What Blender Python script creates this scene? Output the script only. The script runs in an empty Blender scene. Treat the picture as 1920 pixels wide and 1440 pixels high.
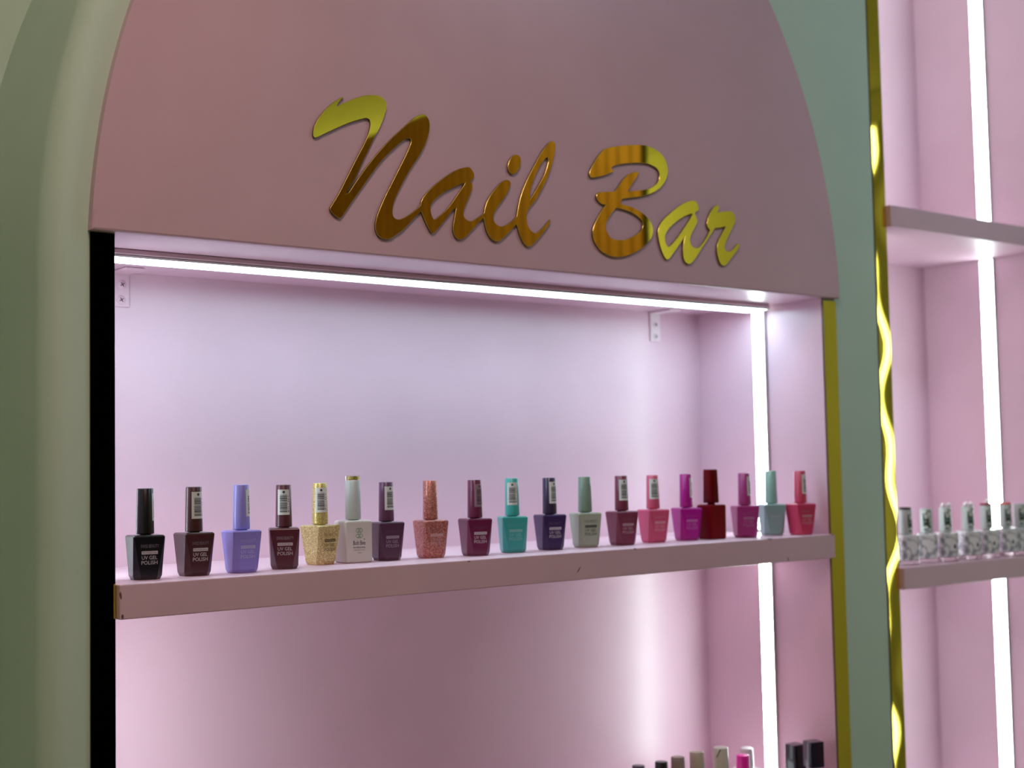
import bpy, bmesh, math, random
from mathutils import Matrix, Vector
PI = math.pi
random.seed(7)
sc = bpy.context.scene
COL = sc.collection

# ---------------------------------------------------------------- camera, world, exposure
YAW, PITCH, ROLL, FPX = 0.6645, 0.0617, -0.02, 2616.23
cam_d = bpy.data.cameras.new('camera')
cam = bpy.data.objects.new('camera', cam_d); COL.objects.link(cam); sc.camera = cam
fw = Vector((math.sin(YAW)*math.cos(PITCH), math.cos(YAW)*math.cos(PITCH), math.sin(PITCH)))
rt0 = Vector((math.cos(YAW), -math.sin(YAW), 0)); up0 = rt0.cross(fw)
rt = math.cos(ROLL)*rt0 + math.sin(ROLL)*up0; up = -math.sin(ROLL)*rt0 + math.cos(ROLL)*up0
M3 = Matrix((rt, up, -fw)).transposed()
cam.matrix_world = Matrix.Translation((-0.5041, -1.229, 0.097)) @ M3.to_4x4()
cam_d.sensor_width = 36.0; cam_d.lens = FPX/1920*36.0
cam_d.clip_start = 0.02; cam_d.clip_end = 50
cam_d.dof.use_dof = True; cam_d.dof.focus_distance = 1.38; cam_d.dof.aperture_fstop = 5.6

world = bpy.data.worlds.new('world'); sc.world = world; world.use_nodes = True
world.node_tree.nodes['Background'].inputs[0].default_value = (0.75, 0.85, 0.8, 1)
world.node_tree.nodes['Background'].inputs[1].default_value = 0.03
sc.view_settings.view_transform = 'Standard'; sc.view_settings.look = 'None'
sc.view_settings.gamma = 1.0; sc.view_settings.use_curve_mapping = False
sc.view_settings.exposure = 0.0
try: sc.cycles.use_denoising = True
except Exception: pass
LED_POWER = 13.4            # diffuser of the ceiling shelf light
LED_SIDE = 14.0            # diffusers of the upright shelf lights
LED_COLOUR = (0.60, 0.93, 1.0)
SIDE_COLOUR = (0.82, 1.0, 0.97)
LAMP_POWER = 17.0          # round ceiling lamp in front of the arched alcove
LAMP_COLOUR = (1.0, 0.70, 0.60)
COOL_FILL_POWER = 19.0           # added fill lamp: cool light for the panel's right side and the pier
COOL_FILL_COLOUR = (0.64, 0.84, 1.15)
REAR_FILL_POWER = 24.0          # added globe, brightens the rear walls that the gold mirrors reflect
REAR_FILL_COLOUR = (0.9, 1.0, 0.95)

# ---------------------------------------------------------------- main sizes (metres), front of the alcove at y = 0
W = 1.0095                 # width of the first alcove
ZP = 0.3245                # its ceiling = lower edge of the arched panel
DEP = 0.245
ARC_X, ARC_Z, ARC_A, ARC_B = 0.506, 0.29, 0.532, 0.66
X2, W2 = 1.158, 1.5754     # second alcove
FLOOR, CEIL = -1.40, 1.30
YF = 0.010                 # front of the green wall

# ---------------------------------------------------------------- materials
def mat(name, col, rough=0.5, metal=0.0, spec=0.5, coat=0.0, **kw):
    m = bpy.data.materials.new(name); m.use_nodes = True
    b = m.node_tree.nodes['Principled BSDF']
    b.inputs['Base Color'].default_value = (*col, 1); b.inputs['Roughness'].default_value = rough
    b.inputs['Metallic'].default_value = metal; b.inputs['Specular IOR Level'].default_value = spec
    b.inputs['Coat Weight'].default_value = coat
    for k, v in kw.items(): b.inputs[k.replace('_', ' ')].default_value = v
    return m
def nd(m, t, **kw):
    n = m.node_tree.nodes.new(t)
    for k, v in kw.items(): setattr(n, k, v)
    return n
def lk(m, a, b): m.node_tree.links.new(a, b)
def bsdf(m): return m.node_tree.nodes['Principled BSDF']
def noise(m, scale, detail=3, coord='Object', stretch=(1, 1, 1)):
    tc = nd(m, 'ShaderNodeTexCoord'); mp = nd(m, 'ShaderNodeMapping'); mp.inputs['Scale'].default_value = stretch
    n = nd(m, 'ShaderNodeTexNoise'); n.inputs['Scale'].default_value = scale; n.inputs['Detail'].default_value = detail
    lk(m, tc.outputs[coord], mp.inputs['Vector']); lk(m, mp.outputs[0], n.inputs['Vector'])
    return n
def bump(m, n, strength, dist=0.001):
    b = nd(m, 'ShaderNodeBump'); b.inputs['Strength'].default_value = strength; b.inputs['Distance'].default_value = dist
    lk(m, n.outputs[0], b.inputs['Height']); lk(m, b.outputs[0], bsdf(m).inputs['Normal'])
def mottle(m, n, c0, c1, lo=0.35, hi=0.65):
    r = nd(m, 'ShaderNodeValToRGB')
    r.color_ramp.elements[0].position = lo; r.color_ramp.elements[0].color = (*c0, 1)
    r.color_ramp.elements[1].position = hi; r.color_ramp.elements[1].color = (*c1, 1)
    lk(m, n.outputs[0], r.inputs[0]); lk(m, r.outputs[0], bsdf(m).inputs['Base Color'])
    return r
def emit(name, col, power):
    m = mat(name, (0.9, 0.9, 0.9), 0.4)
    bsdf(m).inputs['Emission Color'].default_value = (*col, 1); bsdf(m).inputs['Emission Strength'].default_value = power
    return m
PINK = (0.73, 0.50, 0.605)
def pink(name, rough, k=1.0, marks=()):
    m = mat(name, PINK, rough)
    n = noise(m, 6, 4); r = mottle(m, n, tuple(c*0.96*k for c in PINK), tuple(min(1, c*1.03*k) for c in PINK))
    if marks:                                     # chips and scratches of the paint, each an ellipse on the front edge
        tc = nd(m, 'ShaderNodeTexCoord'); sp = nd(m, 'ShaderNodeSeparateXYZ'); lk(m, tc.outputs['Object'], sp.inputs[0]); tot = None
        def M_(op, a, b):
            q = nd(m, 'ShaderNodeMath', operation=op)
            for i, v in enumerate((a, b)):
                if isinstance(v, (int, float)): q.inputs[i].default_value = v
                else: lk(m, v, q.inputs[i])
            return q.outputs[0]
        for x, z, rx, rz_, ang in marks:
            dx, dz = M_('SUBTRACT', sp.outputs[0], x), M_('SUBTRACT', sp.outputs[2], z)
            c, s = math.cos(ang), math.sin(ang)
            u = M_('DIVIDE', M_('ADD', M_('MULTIPLY', dx, c), M_('MULTIPLY', dz, s)), rx)
            v = M_('DIVIDE', M_('SUBTRACT', M_('MULTIPLY', dz, c), M_('MULTIPLY', dx, s)), rz_)
            e = M_('LESS_THAN', M_('ADD', M_('MULTIPLY', u, u), M_('MULTIPLY', v, v)), 1.0)
            tot = e if tot is None else M_('MAXIMUM', tot, e)
        mx = nd(m, 'ShaderNodeMix', data_type='RGBA'); mx.inputs[7].default_value = (0.16, 0.07, 0.10, 1)
        lk(m, tot, mx.inputs[0]); lk(m, r.outputs[0], mx.inputs[6]); lk(m, mx.outputs[2], bsdf(m).inputs['Base Color'])
    n2 = noise(m, 260, 2); bump(m, n2, 0.06, 0.0006)
    return m
M = {}
M['pink'] = pink('pink_satin_paint', 0.30)
M['pink_dimmed'] = pink('pink_paint_dimmed', 0.36, 0.91)  # same pink paint, darkened to hold down the lamplight on the arch
Z0 = 1.40
M['pink_shelf'] = pink('pink_shelf_paint', 0.42)
M['pink_chipped'] = pink('pink_chipped_shelf_paint', 0.42, 1.0, ((0.551, Z0-0.0190, 0.0042, 0.0008, 0.9), (0.913, Z0-0.0268, 0.0010, 0.0024, 0.1), (0.879, Z0+0.0012, 0.0048, 0.0009, 0), (1.005, Z0+0.0014, 0.003, 0.0008, 0), (0.640, Z0+0.0005, 0.0022, 0.0007, 0), (0.003, Z0-0.0290, 0.0012, 0.0022, 0), (0.0015, Z0-0.0100, 0.0009, 0.0035, 0.1), (0.3945, Z0-0.0008, 0.0022, 0.0006, 0)))
M['edge'] = mat('cut_edge', (0.8, 0.72, 0.7), 0.4)
g = M['green'] = mat('green_plaster', (0.40, 0.47, 0.34), 0.6, spec=0.3)
mottle(g, noise(g, 5, 6), (0.54, 0.72, 0.61), (0.58, 0.76, 0.645)); bump(g, noise(g, 40, 6), 0.12, 0.002)
M['gold'] = mat('gold_mirror_acrylic', (0.84, 0.70, 0.08), 0.03, 1.0)
gs = M['gold_strip'] = mat('gold_mirror_strip', (0.82, 0.70, 0.10), 0.06, 1.0)
_n = noise(gs, 30, 5, stretch=(4, 4, 0.6)); _r = nd(gs, 'ShaderNodeMapRange'); _r.inputs['To Min'].default_value = 0.004; _r.inputs['To Max'].default_value = 0.022
_r.inputs['From Min'].default_value = 0.45; _r.inputs['From Max'].default_value = 0.75
lk(gs, _n.outputs[0], _r.inputs['Value']); lk(gs, _r.outputs[0], bsdf(gs).inputs['Roughness'])
M['gold_bevel'] = mat('gold_polished_bevel', (0.80, 0.66, 0.22), 0.35, 1.0)
M['gold_side'] = mat('acrylic_edge', (0.10, 0.07, 0.03), 0.3)
M['led'] = emit('led_diffuser', LED_COLOUR, LED_POWER); M['led_side'] = emit('led_diffuser_upright', SIDE_COLOUR, LED_SIDE)
M['led_low'] = emit('led_diffuser_lower', SIDE_COLOUR, LED_SIDE*2.35); M['led_low_right'] = emit('led_diffuser_lower_right', SIDE_COLOUR, LED_SIDE*2.3); M['led_narrow'] = emit('led_diffuser_narrow', SIDE_COLOUR, LED_SIDE*1.04)
M['diffuser_side'] = mat('milky_channel_side', (0.82, 0.80, 0.82), 0.4)
M['profile'] = mat('led_channel', (0.70, 0.50, 0.55), 0.4)
M['cap_white'] = mat('end_cap_plastic', (0.85, 0.82, 0.75), 0.4)
M['bracket'] = pink('painted_bracket', 0.35)
M['bracket_bare'] = mat('pale_bracket', (0.80, 0.66, 0.72), 0.4)
M['screw_dark'] = mat('screw_slot', (0.12, 0.06, 0.08), 0.5)
M['glass'] = mat('clear_acrylic', (1, 1, 1), 0.03, Transmission_Weight=1.0, IOR=1.45)

# ---------------------------------------------------------------- mesh helpers
def link(name, me, parent=None, m=None, smooth=False):
    o = bpy.data.objects.new(name, me); COL.objects.link(o)
    if parent: o.parent = parent
    if m is not None:
        for x in (m if isinstance(m, (list, tuple)) else [m]): me.materials.append(x)
    if smooth:
        for p in me.polygons: p.use_smooth = True
    return o
def obj(name, bm, m, parent=None, smooth=False, sharp=None):
    bmesh.ops.recalc_face_normals(bm, faces=bm.faces[:])
    me = bpy.data.meshes.new(name); bm.to_mesh(me); bm.free()
    o = link(name, me, parent, m, smooth)
    if sharp: me.set_sharp_from_angle(angle=math.radians(sharp))
    return o
def box(bm, x0, x1, y0, y1, z0, z1, bev=0.0, seg=1):
    r = bmesh.ops.create_cube(bm, size=1.0)
    vs = r['verts']
    for v in vs: v.co = Vector(((x0+x1)/2 + v.co.x*(x1-x0), (y0+y1)/2 + v.co.y*(y1-y0), (z0+z1)/2 + v.co.z*(z1-z0)))
    if bev:
        es = list({e for v in vs for e in v.link_edges})
        bmesh.ops.bevel(bm, geom=es, offset=bev, segments=seg, profile=0.5, affect='EDGES')
def boxo(name, x0, x1, y0, y1, z0, z1, m, parent=None, bev=0.0, seg=1):
    bm = bmesh.new(); box(bm, x0, x1, y0, y1, z0, z1, bev, seg)
    return obj(name, bm, m, parent)
def lathe(bm, prof, n=32, c=(0, 0), z0=0.0):
    rings = []
    for r, z in prof:
        if r <= 1e-6: rings.append([bm.verts.new((c[0], c[1], z0+z))])
        else: rings.append([bm.verts.new((c[0]+r*math.cos(2*PI*k/n), c[1]+r*math.sin(2*PI*k/n), z0+z)) for k in range(n)])
    for a, b in zip(rings, rings[1:]):
        for k in range(n):
            k2 = (k+1) % n
            if len(a) == 1 and len(b) == 1: continue
            if len(a) == 1: bm.faces.new((a[0], b[k], b[k2]))
            elif len(b) == 1: bm.faces.new((a[k], a[k2], b[0]))
            else: bm.faces.new((a[k], a[k2], b[k2], b[k]))
def empty(name, loc, rz=0, parent=None):
    o = bpy.data.objects.new(name, None); COL.objects.link(o); o.empty_display_size = 0.02
    o.location = loc; o.rotation_euler = (0, 0, rz)
    if parent: o.parent = parent
    return o
def tag(o, label=None, cat=None, group=None, kind=None):
    if label: o['label'] = label
    if cat: o['category'] = cat
    if group: o['group'] = group
    if kind: o['kind'] = kind
    return o
def structure(o, label=None): 
    o['kind'] = 'structure'
    if label: o['label'] = label
    return o
def text_mesh(s, height, width=None, bold=0.0):
    """Flat triangulated text centred at the origin, in the xz plane, facing -y; HEIGHT is the cap height."""
    cu = bpy.data.curves.new('text', 'FONT'); cu.body = s; cu.align_x = 'CENTER'; cu.resolution_u = 2; cu.size = 1.0; cu.offset = bold
    o = bpy.data.objects.new('text', cu); COL.objects.link(o)
    dg = bpy.context.evaluated_depsgraph_get(); dg.update()
    me = bpy.data.meshes.new_from_object(o.evaluated_get(dg))
    vs = [v.co.copy() for v in me.vertices]; fs = [list(p.vertices) for p in me.polygons]
    bpy.data.objects.remove(o); bpy.data.curves.remove(cu); bpy.data.meshes.remove(me)
    x0, x1 = min(v.x for v in vs), max(v.x for v in vs); y0, y1 = min(v.y for v in vs), max(v.y for v in vs)
    s_y = height/(y1-y0); s_x = (width/(x1-x0)) if width else s_y
    return [((v.x-(x0+x1)/2)*s_x, (v.y-(y0+y1)/2)*s_y) for v in vs], fs

# ================================================================ THE ROOM
# green built-out wall: rounded end that follows the arch on the left, flat plate with the openings on the right
def contour(n=56):
    pts = [(ARC_X-ARC_A, FLOOR, -1.0, 0.0), (ARC_X-ARC_A, -0.4, -1.0, 0.0), (ARC_X-ARC_A, 0.1, -1.0, 0.0)]
    for k in range(n+1):
        t = PI - (PI/2)*k/n
        nx, nz = math.cos(t)/ARC_A, math.sin(t)/ARC_B
        l = math.hypot(nx, nz)
        pts.append((ARC_X+ARC_A*math.cos(t), ARC_Z+ARC_B*math.sin(t), nx/l, nz/l))
    return pts
R0, RR, YB = 0.018, 0.022, 0.215
prof = [(-0.026, YF), (0.0, YF), (R0, YF)]
for k in range(1, 9):
    a = PI/2*k/8; prof.append((R0+RR*math.sin(a), YF+RR*(1-math.cos(a))))
prof += [(R0+RR, 0.10), (R0+RR, YB)]
bm = bmesh.new(); rows = []
for x, z, nx, nz in contour(): rows.append([bm.verts.new((x+nx*o, y, z+nz*o)) for o, y in prof])
for a, b in zip(rows, rows[1:]):
    for k in range(len(prof)-1): bm.faces.new((a[k], a[k+1], b[k+1], b[k]))
def quad(bm, *p): bm.faces.new([bm.verts.new(q) for q in p])
ZA = ARC_Z+ARC_B+R0+RR
ZT = ZP+0.006
L_ = [(ARC_X, CEIL), (ARC_X, ARC_Z+ARC_B-0.03), (0.62, ZT), (W+0.004, ZT), (W+0.004, FLOOR), (X2, FLOOR), (X2, CEIL)]
f = bm.faces.new([bm.verts.new((x, YF, z)) for x, z in L_])
r = bmesh.ops.extrude_face_region(bm, geom=[f])
for v in r['geom']:
    if isinstance(v, bmesh.types.BMVert): v.co.y += 0.008
box(bm, W+0.0185, X2-0.0185, YF+0.009, YB+0.06, FLOOR, CEIL)
box(bm, ARC_X, W, YF+0.009, YB, ARC_Z+ARC_B-0.03, CEIL)
box(bm, W2, 3.2, YF, YF+0.05, FLOOR, CEIL)
wall_center = structure(obj('wall_center', bm, M['green'], smooth=True, sharp=40), 'sage green wall built out around the alcoves with a rounded arched end')
# recessed wall beyond the arched end
bm = bmesh.new()
pts = [(-1.6, YB, FLOOR), (-1.6, YB, CEIL), (ARC_X+0.05, YB, CEIL)]
edge = [(x+nx*0.03, YB, z+nz*0.03) for x, z, nx, nz in contour()]
pts += [(ARC_X+0.05, YB, edge[-1][2])] + edge[::-1]
f = bm.faces.new([bm.verts.new(p) for p in pts])
r = bmesh.ops.extrude_face_region(bm, geom=[f])
for v in r['geom']:
    if isinstance(v, bmesh.types.BMVert): v.co.y += 0.03
structure(obj('wall_left', bm, M['green']), 'pale green recessed wall beyond the arched end')
wd = M['floor'] = mat('floor_tile', (0.42, 0.40, 0.36), 0.4)
mottle(wd, noise(wd, 3, 5), (0.38, 0.36, 0.32), (0.47, 0.45, 0.41))
M['ceiling'] = mat('ceiling_paint', (0.56, 0.56, 0.40), 0.8)
M['rear_green'] = mat('rear_wall_paint', (0.72, 0.72, 0.50), 0.7)
structure(boxo('floor', -1.7, 3.3, -4.6, 0.6, FLOOR-0.05, FLOOR, M['floor']))
structure(boxo('ceiling', -1.7, 3.3, -4.6, 0.6, CEIL, CEIL+0.05, M['ceiling']))
structure(boxo('wall_rear', -1.7, 3.3, -4.65, -4.6, FLOOR, CEIL, M['rear_green']))
structure(boxo('wall_right', 3.2, 3.25, -4.6, 0.06, FLOOR, CEIL, M['rear_green']))
structure(boxo('wall_side', -1.65, -1.6, -4.6, 0.25, FLOOR, CEIL, M['rear_green']))
# wooden partition of upright boards on the right, as the gold mirrors show
w = M['wood'] = mat('reddish_board', (0.30, 0.13, 0.07), 0.45)
ge = nd(w, 'ShaderNodeNewGeometry'); mp = nd(w, 'ShaderNodeMapping'); mp.inputs['Scale'].default_value = (1, 1, 0.12)
wv = nd(w, 'ShaderNodeTexWave', wave_type='BANDS', bands_direction='Y'); wv.inputs['Scale'].default_value = 9.0; wv.inputs['Distortion'].default_value = 5.0; wv.inputs['Detail'].default_value = 2; wv.inputs['Detail Scale'].default_value = 0.5
lk(w, ge.outputs['Position'], mp.inputs['Vector']); lk(w, mp.outputs[0], wv.inputs['Vector'])
rp = nd(w, 'ShaderNodeValToRGB'); rp.color_ramp.elements[0].position = 0.0; rp.color_ramp.elements[0].color = (0.36, 0.15, 0.045, 1)
rp.color_ramp.elements[1].position = 0.35; rp.color_ramp.elements[1].color = (0.72, 0.34, 0.11, 1)
lk(w, wv.outputs['Fac'], rp.inputs[0]); lk(w, rp.outputs[0], bsdf(w).inputs['Base Color'])
M['black'] = mat('black_metal', (0.01, 0.01, 0.01), 0.4)
M['cloth'] = mat('added_cupboard_black', (0.001, 0.002, 0.001), 0.9, spec=0.0)
part_t = tag(empty('wooden_partition', (1.60, -1.7, FLOOR)), 'tall wooden plank partition opposite the arched sign, seen only in the gold mirrors', 'partition')
y = -0.97
for k in range(7):
    boxo('plank', -0.015, -0.007, y+1.7-0.205, y+1.7, 0.0, 2.447, M['wood'], part_t, 0.002); y -= 0.208
boxo('post', -0.017, -0.010, 0.7305, 0.7455, 0.0, 2.6, M['black'], part_t, 0.002)
cb = tag(empty('cupboard', (0.9, -3.2, FLOOR)), 'dark cupboard added at the rear for the black reflection in the gold edging', 'cupboard')  # dark mass added so that the left edging reflects black
boxo('carcass', -0.55, 0.68, -0.5, 0.0, 0.0, 2.6, M['cloth'], cb, 0.004)
boxo('door', -0.54, 0.06, 0.0, 0.02, 0.05, 2.55, M['cloth'], cb, 0.003); boxo('door', 0.07, 0.67, 0.0, 0.02, 0.05, 2.55, M['cloth'], cb, 0.003)
# ceiling lamp, added fill lamps and tube light
def ceiling_lamp(x, y, r, col, power, label):
    t = tag(empty('ceiling_lamp', (x, y, CEIL)), label, 'lamp')
    bm = bmesh.new(); lathe(bm, [(0, 0), (r+0.012, 0), (r+0.012, -0.03), (r, -0.034), (r, -0.02), (0, -0.02)], 40); obj('rim', bm, M['cap_white'], t, True, 30)
    bm = bmesh.new(); lathe(bm, [(0, -0.021), (r-0.002, -0.021), (r-0.002, -0.031), (0, -0.033)], 40); obj('diffuser', bm, emit('lamp_diffuser', col, power), t, True, 30)
ceiling_lamp(-0.22, -0.85, 0.24, LAMP_COLOUR, LAMP_POWER, 'round ceiling lamp above the front of the arched alcove')
ceiling_lamp(1.32, -0.95, 0.16, COOL_FILL_COLOUR, COOL_FILL_POWER, 'unseen round lamp added as cool fill light, nearer the wooden partition')
gl = tag(empty('fill_globe', (2.65, -3.3, 0.85)), 'unseen globe added behind the wooden partition to brighten the reflected walls', 'lamp')
bm = bmesh.new(); bmesh.ops.create_uvsphere(bm, u_segments=32, v_segments=16, radius=0.16); obj('globe', bm, emit('fill_globe_diffuser', REAR_FILL_COLOUR, REAR_FILL_POWER), gl, True)
bm = bmesh.new(); lathe(bm, [(0.05, 0.15), (0.05, 0.19), (0.006, 0.20), (0.006, 0.43), (0.05, 0.44), (0.05, 0.4495)], 24); obj('pendant_rod', bm, M['cap_white'], gl, True, 30)
tl = tag(empty('tube_light', (3.19, -1.535, 0)), 'long upright tube light on the far right wall, seen in the gold edging', 'lamp')
boxo('housing', -0.012, 0.01, -0.016, 0.016, FLOOR+0.1, CEIL-0.1, M['cap_white'], tl, 0.002)
boxo('tube', -0.022, -0.012, -0.007, 0.007, FLOOR+0.12, CEIL-0.12, emit('tube_diffuser', (0.95, 1, 0.95), 9.0), tl, 0.004)

# ================================================================ FIRST ALCOVE
alc = tag(empty('display_alcove', (0, 0, FLOOR)), 'pink lit shelf alcove under the arched panel with gold mirror edging', 'shelving')
def apart(name, x0, x1, y0, y1, z0, z1, m, bev=0.0, seg=1, root=None):
    return boxo(name, x0, x1, y0, y1, z0-FLOOR, z1-FLOOR, m, root or alc, bev, seg)
apart('back_panel', -0.015, W+0.015, DEP, DEP+0.012, FLOOR, ZP+0.01, M['pink'])
apart('side_panel', -0.015, 0.0, YF+0.0005, DEP, FLOOR, ZP+0.01, M['pink'])
apart('side_panel', W, W+0.015, YF+0.0005, DEP, FLOOR, ZP+0.01, M['pink'])
apart('top_panel', 0.0, W, 0.0098, DEP, ZP, ZP+0.01, M['pink'])
def shelf_board(x0, x1, zl, zr, th, root, name='shelf', m='pink_shelf'):
    bm = bmesh.new(); box(bm, x0, x1, 0.0, DEP, -th, 0, 0.0012, 2)
    for v in bm.verts: v.co.z += zl-FLOOR+(zr-zl)*(v.co.x-x0)/(x1-x0)
    return obj(name, bm, M[m], root)
shelf_board(0.0005, W-0.0005, 0.0, 0.002, 0.032, alc, m='pink_chipped')
Z3 = -0.357
shelf_board(0.0005, W-0.0005, Z3, Z3, 0.032, alc)
def strip(x0, x1, z0, z1, root, seed, twist, n=120):
    rnd = random.Random(seed); ph = [rnd.uniform(0, 2*PI) for _ in range(4)]
    bm = bmesh.new(); rows = []; xm, hw = (x0+x1)/2, (x1-x0)/2
    for k in range(n+1):
        z = z0+(z1-z0)*k/n
        t = twist*(0.6*math.sin(9*z+ph[0])+0.45*math.sin(21*z+ph[1])+0.35*math.sin(47*z+ph[2]))
        y0 = YF-0.0022
        a, b = y0-hw*t, y0+hw*t
        rows.append([bm.verts.new(p) for p in ((x0, YF-0.0002, z-FLOOR), (x0, a, z-FLOOR), (x1, b, z-FLOOR), (x1, YF-0.0002, z-FLOOR))])
    for p, q in zip(rows, rows[1:]):
        for k in range(3): bm.faces.new((p[k], p[k+1], q[k+1], q[k])).material_index = 0 if k == 1 else 1
    for rr in (rows[0], rows[-1]): bm.faces.new(rr).material_index = 1
    return obj('edging_strip', bm, [M['gold_strip'], M['gold_side']], root, True, 35)
def lab(o, s): o['label'] = s; return o
lab(strip(-0.0238, -0.0004, FLOOR+0.002, ZP-0.001, alc, 1, 0.0012), 'gold mirror edging strip reflecting black')
lab(strip(W+0.001, W+0.0278, FLOOR+0.002, ZP-0.003, alc, 2, 0.007), 'olive gold mirror edging strip')
def bracket(name, x0, x1, z0, m, screws):
    bm = bmesh.new(); zf = FLOOR
    box(bm, x0, x1, DEP-0.0025, DEP-0.0002, z0-zf, ZP-0.0005-zf, 0.001, 2)
    box(bm, x0, x1, DEP-0.045, DEP-0.0025, ZP-0.0028-zf, ZP-0.0004-zf, 0.0008, 2)
    b = obj(name, bm, m, alc)
    for sx, sz in screws:
        bm = bmesh.new(); lathe(bm, [(0.0052, 0), (0.0050, 0.0006), (0.003, 0.0013), (0, 0.0015)], 20)
        for v in bm.verts: v.co = Vector((sx+v.co.x, DEP-0.0025-v.co.z, sz-zf+v.co.y))
        c = (sx, DEP-0.0041, sz-zf)
        s = obj('screw', bm, m, b, True)
        bm = bmesh.new()
        for q in (0.6, 0.6+PI/2):
            n0 = len(bm.verts); box(bm, -0.0026, 0.0026, -0.0003, 0.0003, -0.0005, 0.0005); bm.verts.ensure_lookup_table()
            for v in bm.verts[n0:]:
                x, z = v.co.x, v.co.z; v.co = Vector((c[0]+x*math.cos(q)-z*math.sin(q), c[1]+v.co.y, c[2]+x*math.sin(q)+z*math.cos(q)))
        obj('screw_slot', bm, M['screw_dark'], b)
    return b
bracket('bracket', 0.090, 0.1125, 0.2855, M['bracket'], ((0.1035, 0.3105), (0.1025, 0.2935)))
bracket('bracket', 0.9075, 0.9275, 0.281, M['bracket_bare'], ((0.9178, 0.3055), (0.9175, 0.288)))

# shelf lights: only the outer face of each diffuser glows
def lit(o, d):
    for p in o.data.polygons: p.material_index = 0 if p.normal.dot(Vector(d)) > 0.4 else 1
def led(label, axis, a0, a1, fixed, y0, y1, group, side=1, m='led_side'):
    """axis 'x': under a ceiling at z = fixed; axis 'z': on a wall at x = fixed, side = direction away from the wall"""
    if axis == 'x':
        t = tag(empty('led_strip', ((a0+a1)/2, (y0+y1)/2, fixed)), label, 'light', group); L = (a1-a0)/2; h = (y1-y0)/2
        boxo('channel', -L, L, -h-0.003, h+0.003, -0.0052, -0.0002, M['profile'], t, 0.0006)
        bm = bmesh.new(); box(bm, -L, L-0.002, -h, h, -0.0085, -0.0053, 0.0014, 2); lit(obj('diffuser', bm, [M['led'], M['diffuser_side']], t), (0, 0, -1))
        boxo('end_cap', L-0.0019, L+0.001, -h-0.002, h+0.002, -0.0088, -0.0003, M['cap_white'], t, 0.0006)
    else:
        t = tag(empty('led_strip', (fixed, (y0+y1)/2, (a0+a1)/2)), label, 'light', group); L = (a1-a0)/2; h = (y1-y0)/2; s = side
        xs = lambda a, b: (min(a*s, b*s), max(a*s, b*s))
        boxo('channel', *xs(0.0002, 0.0015), -h+0.002, h-0.002, -L, L, M['profile'], t, 0.0002)
        bm = bmesh.new(); box(bm, *xs(0.0016, 0.0072), -h, h, -L+0.002, L-0.002, 0.0014, 2); lit(obj('diffuser', bm, [M[m], M['diffuser_side']], t), (s, 0, 0))
        boxo('end_cap', *xs(0.0003, 0.0078), -h-0.001, h+0.001, L-0.0019, L, M['cap_white'], t, 0.0004)
    return t
G1 = 'white light strips in the shelf alcoves'
led('long white light strip running across the ceiling of the arched alcove', 'x', 0.002, W-0.016, ZP, 0.092, 0.132, G1)
led('upright white light strip on the right side above the row of bottles', 'z', 0.0035, ZP-0.003, W, 0.110, 0.132, G1, -1)
led('upright white light strip on the right side below the main shelf', 'z', Z3+0.001, -0.0315, W, 0.110, 0.132, G1, -1, 'led_low_right')
led('upright white light strip on the hidden left side above the main shelf', 'z', 0.001, ZP-0.0105, 0.0, 0.110, 0.132, G1, 1)
led('upright white light strip on the hidden left side below the main shelf', 'z', Z3+0.001, -0.033, 0.0, 0.110, 0.132, G1, 1, 'led_low')

# arched panel
bm = bmesh.new(); pts = []
z0 = ZP; t0 = math.asin((z0-ARC_Z)/ARC_B)
for k in range(97):
    t = t0+(PI-2*t0)*k/96; pts.append((ARC_X+ARC_A*math.cos(t), ARC_Z+ARC_B*math.sin(t)))
f = bm.faces.new([bm.verts.new((x, 0.0, z-ZP)) for x, z in pts])
r = bmesh.ops.extrude_face_region(bm, geom=[f])
for v in r['geom']:
    if isinstance(v, bmesh.types.BMVert): v.co.y += 0.0096
front = [e for e in bm.edges if all(abs(v.co.y) < 1e-6 for v in e.verts)]
bmesh.ops.bevel(bm, geom=front, offset=0.0022, segments=2, profile=0.5, affect='EDGES')
ap = obj('arched_panel', bm, [M['pink_dimmed']]); ap.location = (0, 0, ZP)
tag(ap, 'large pink arched header panel above the shelf, carrying gold lettering', 'panel')

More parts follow.
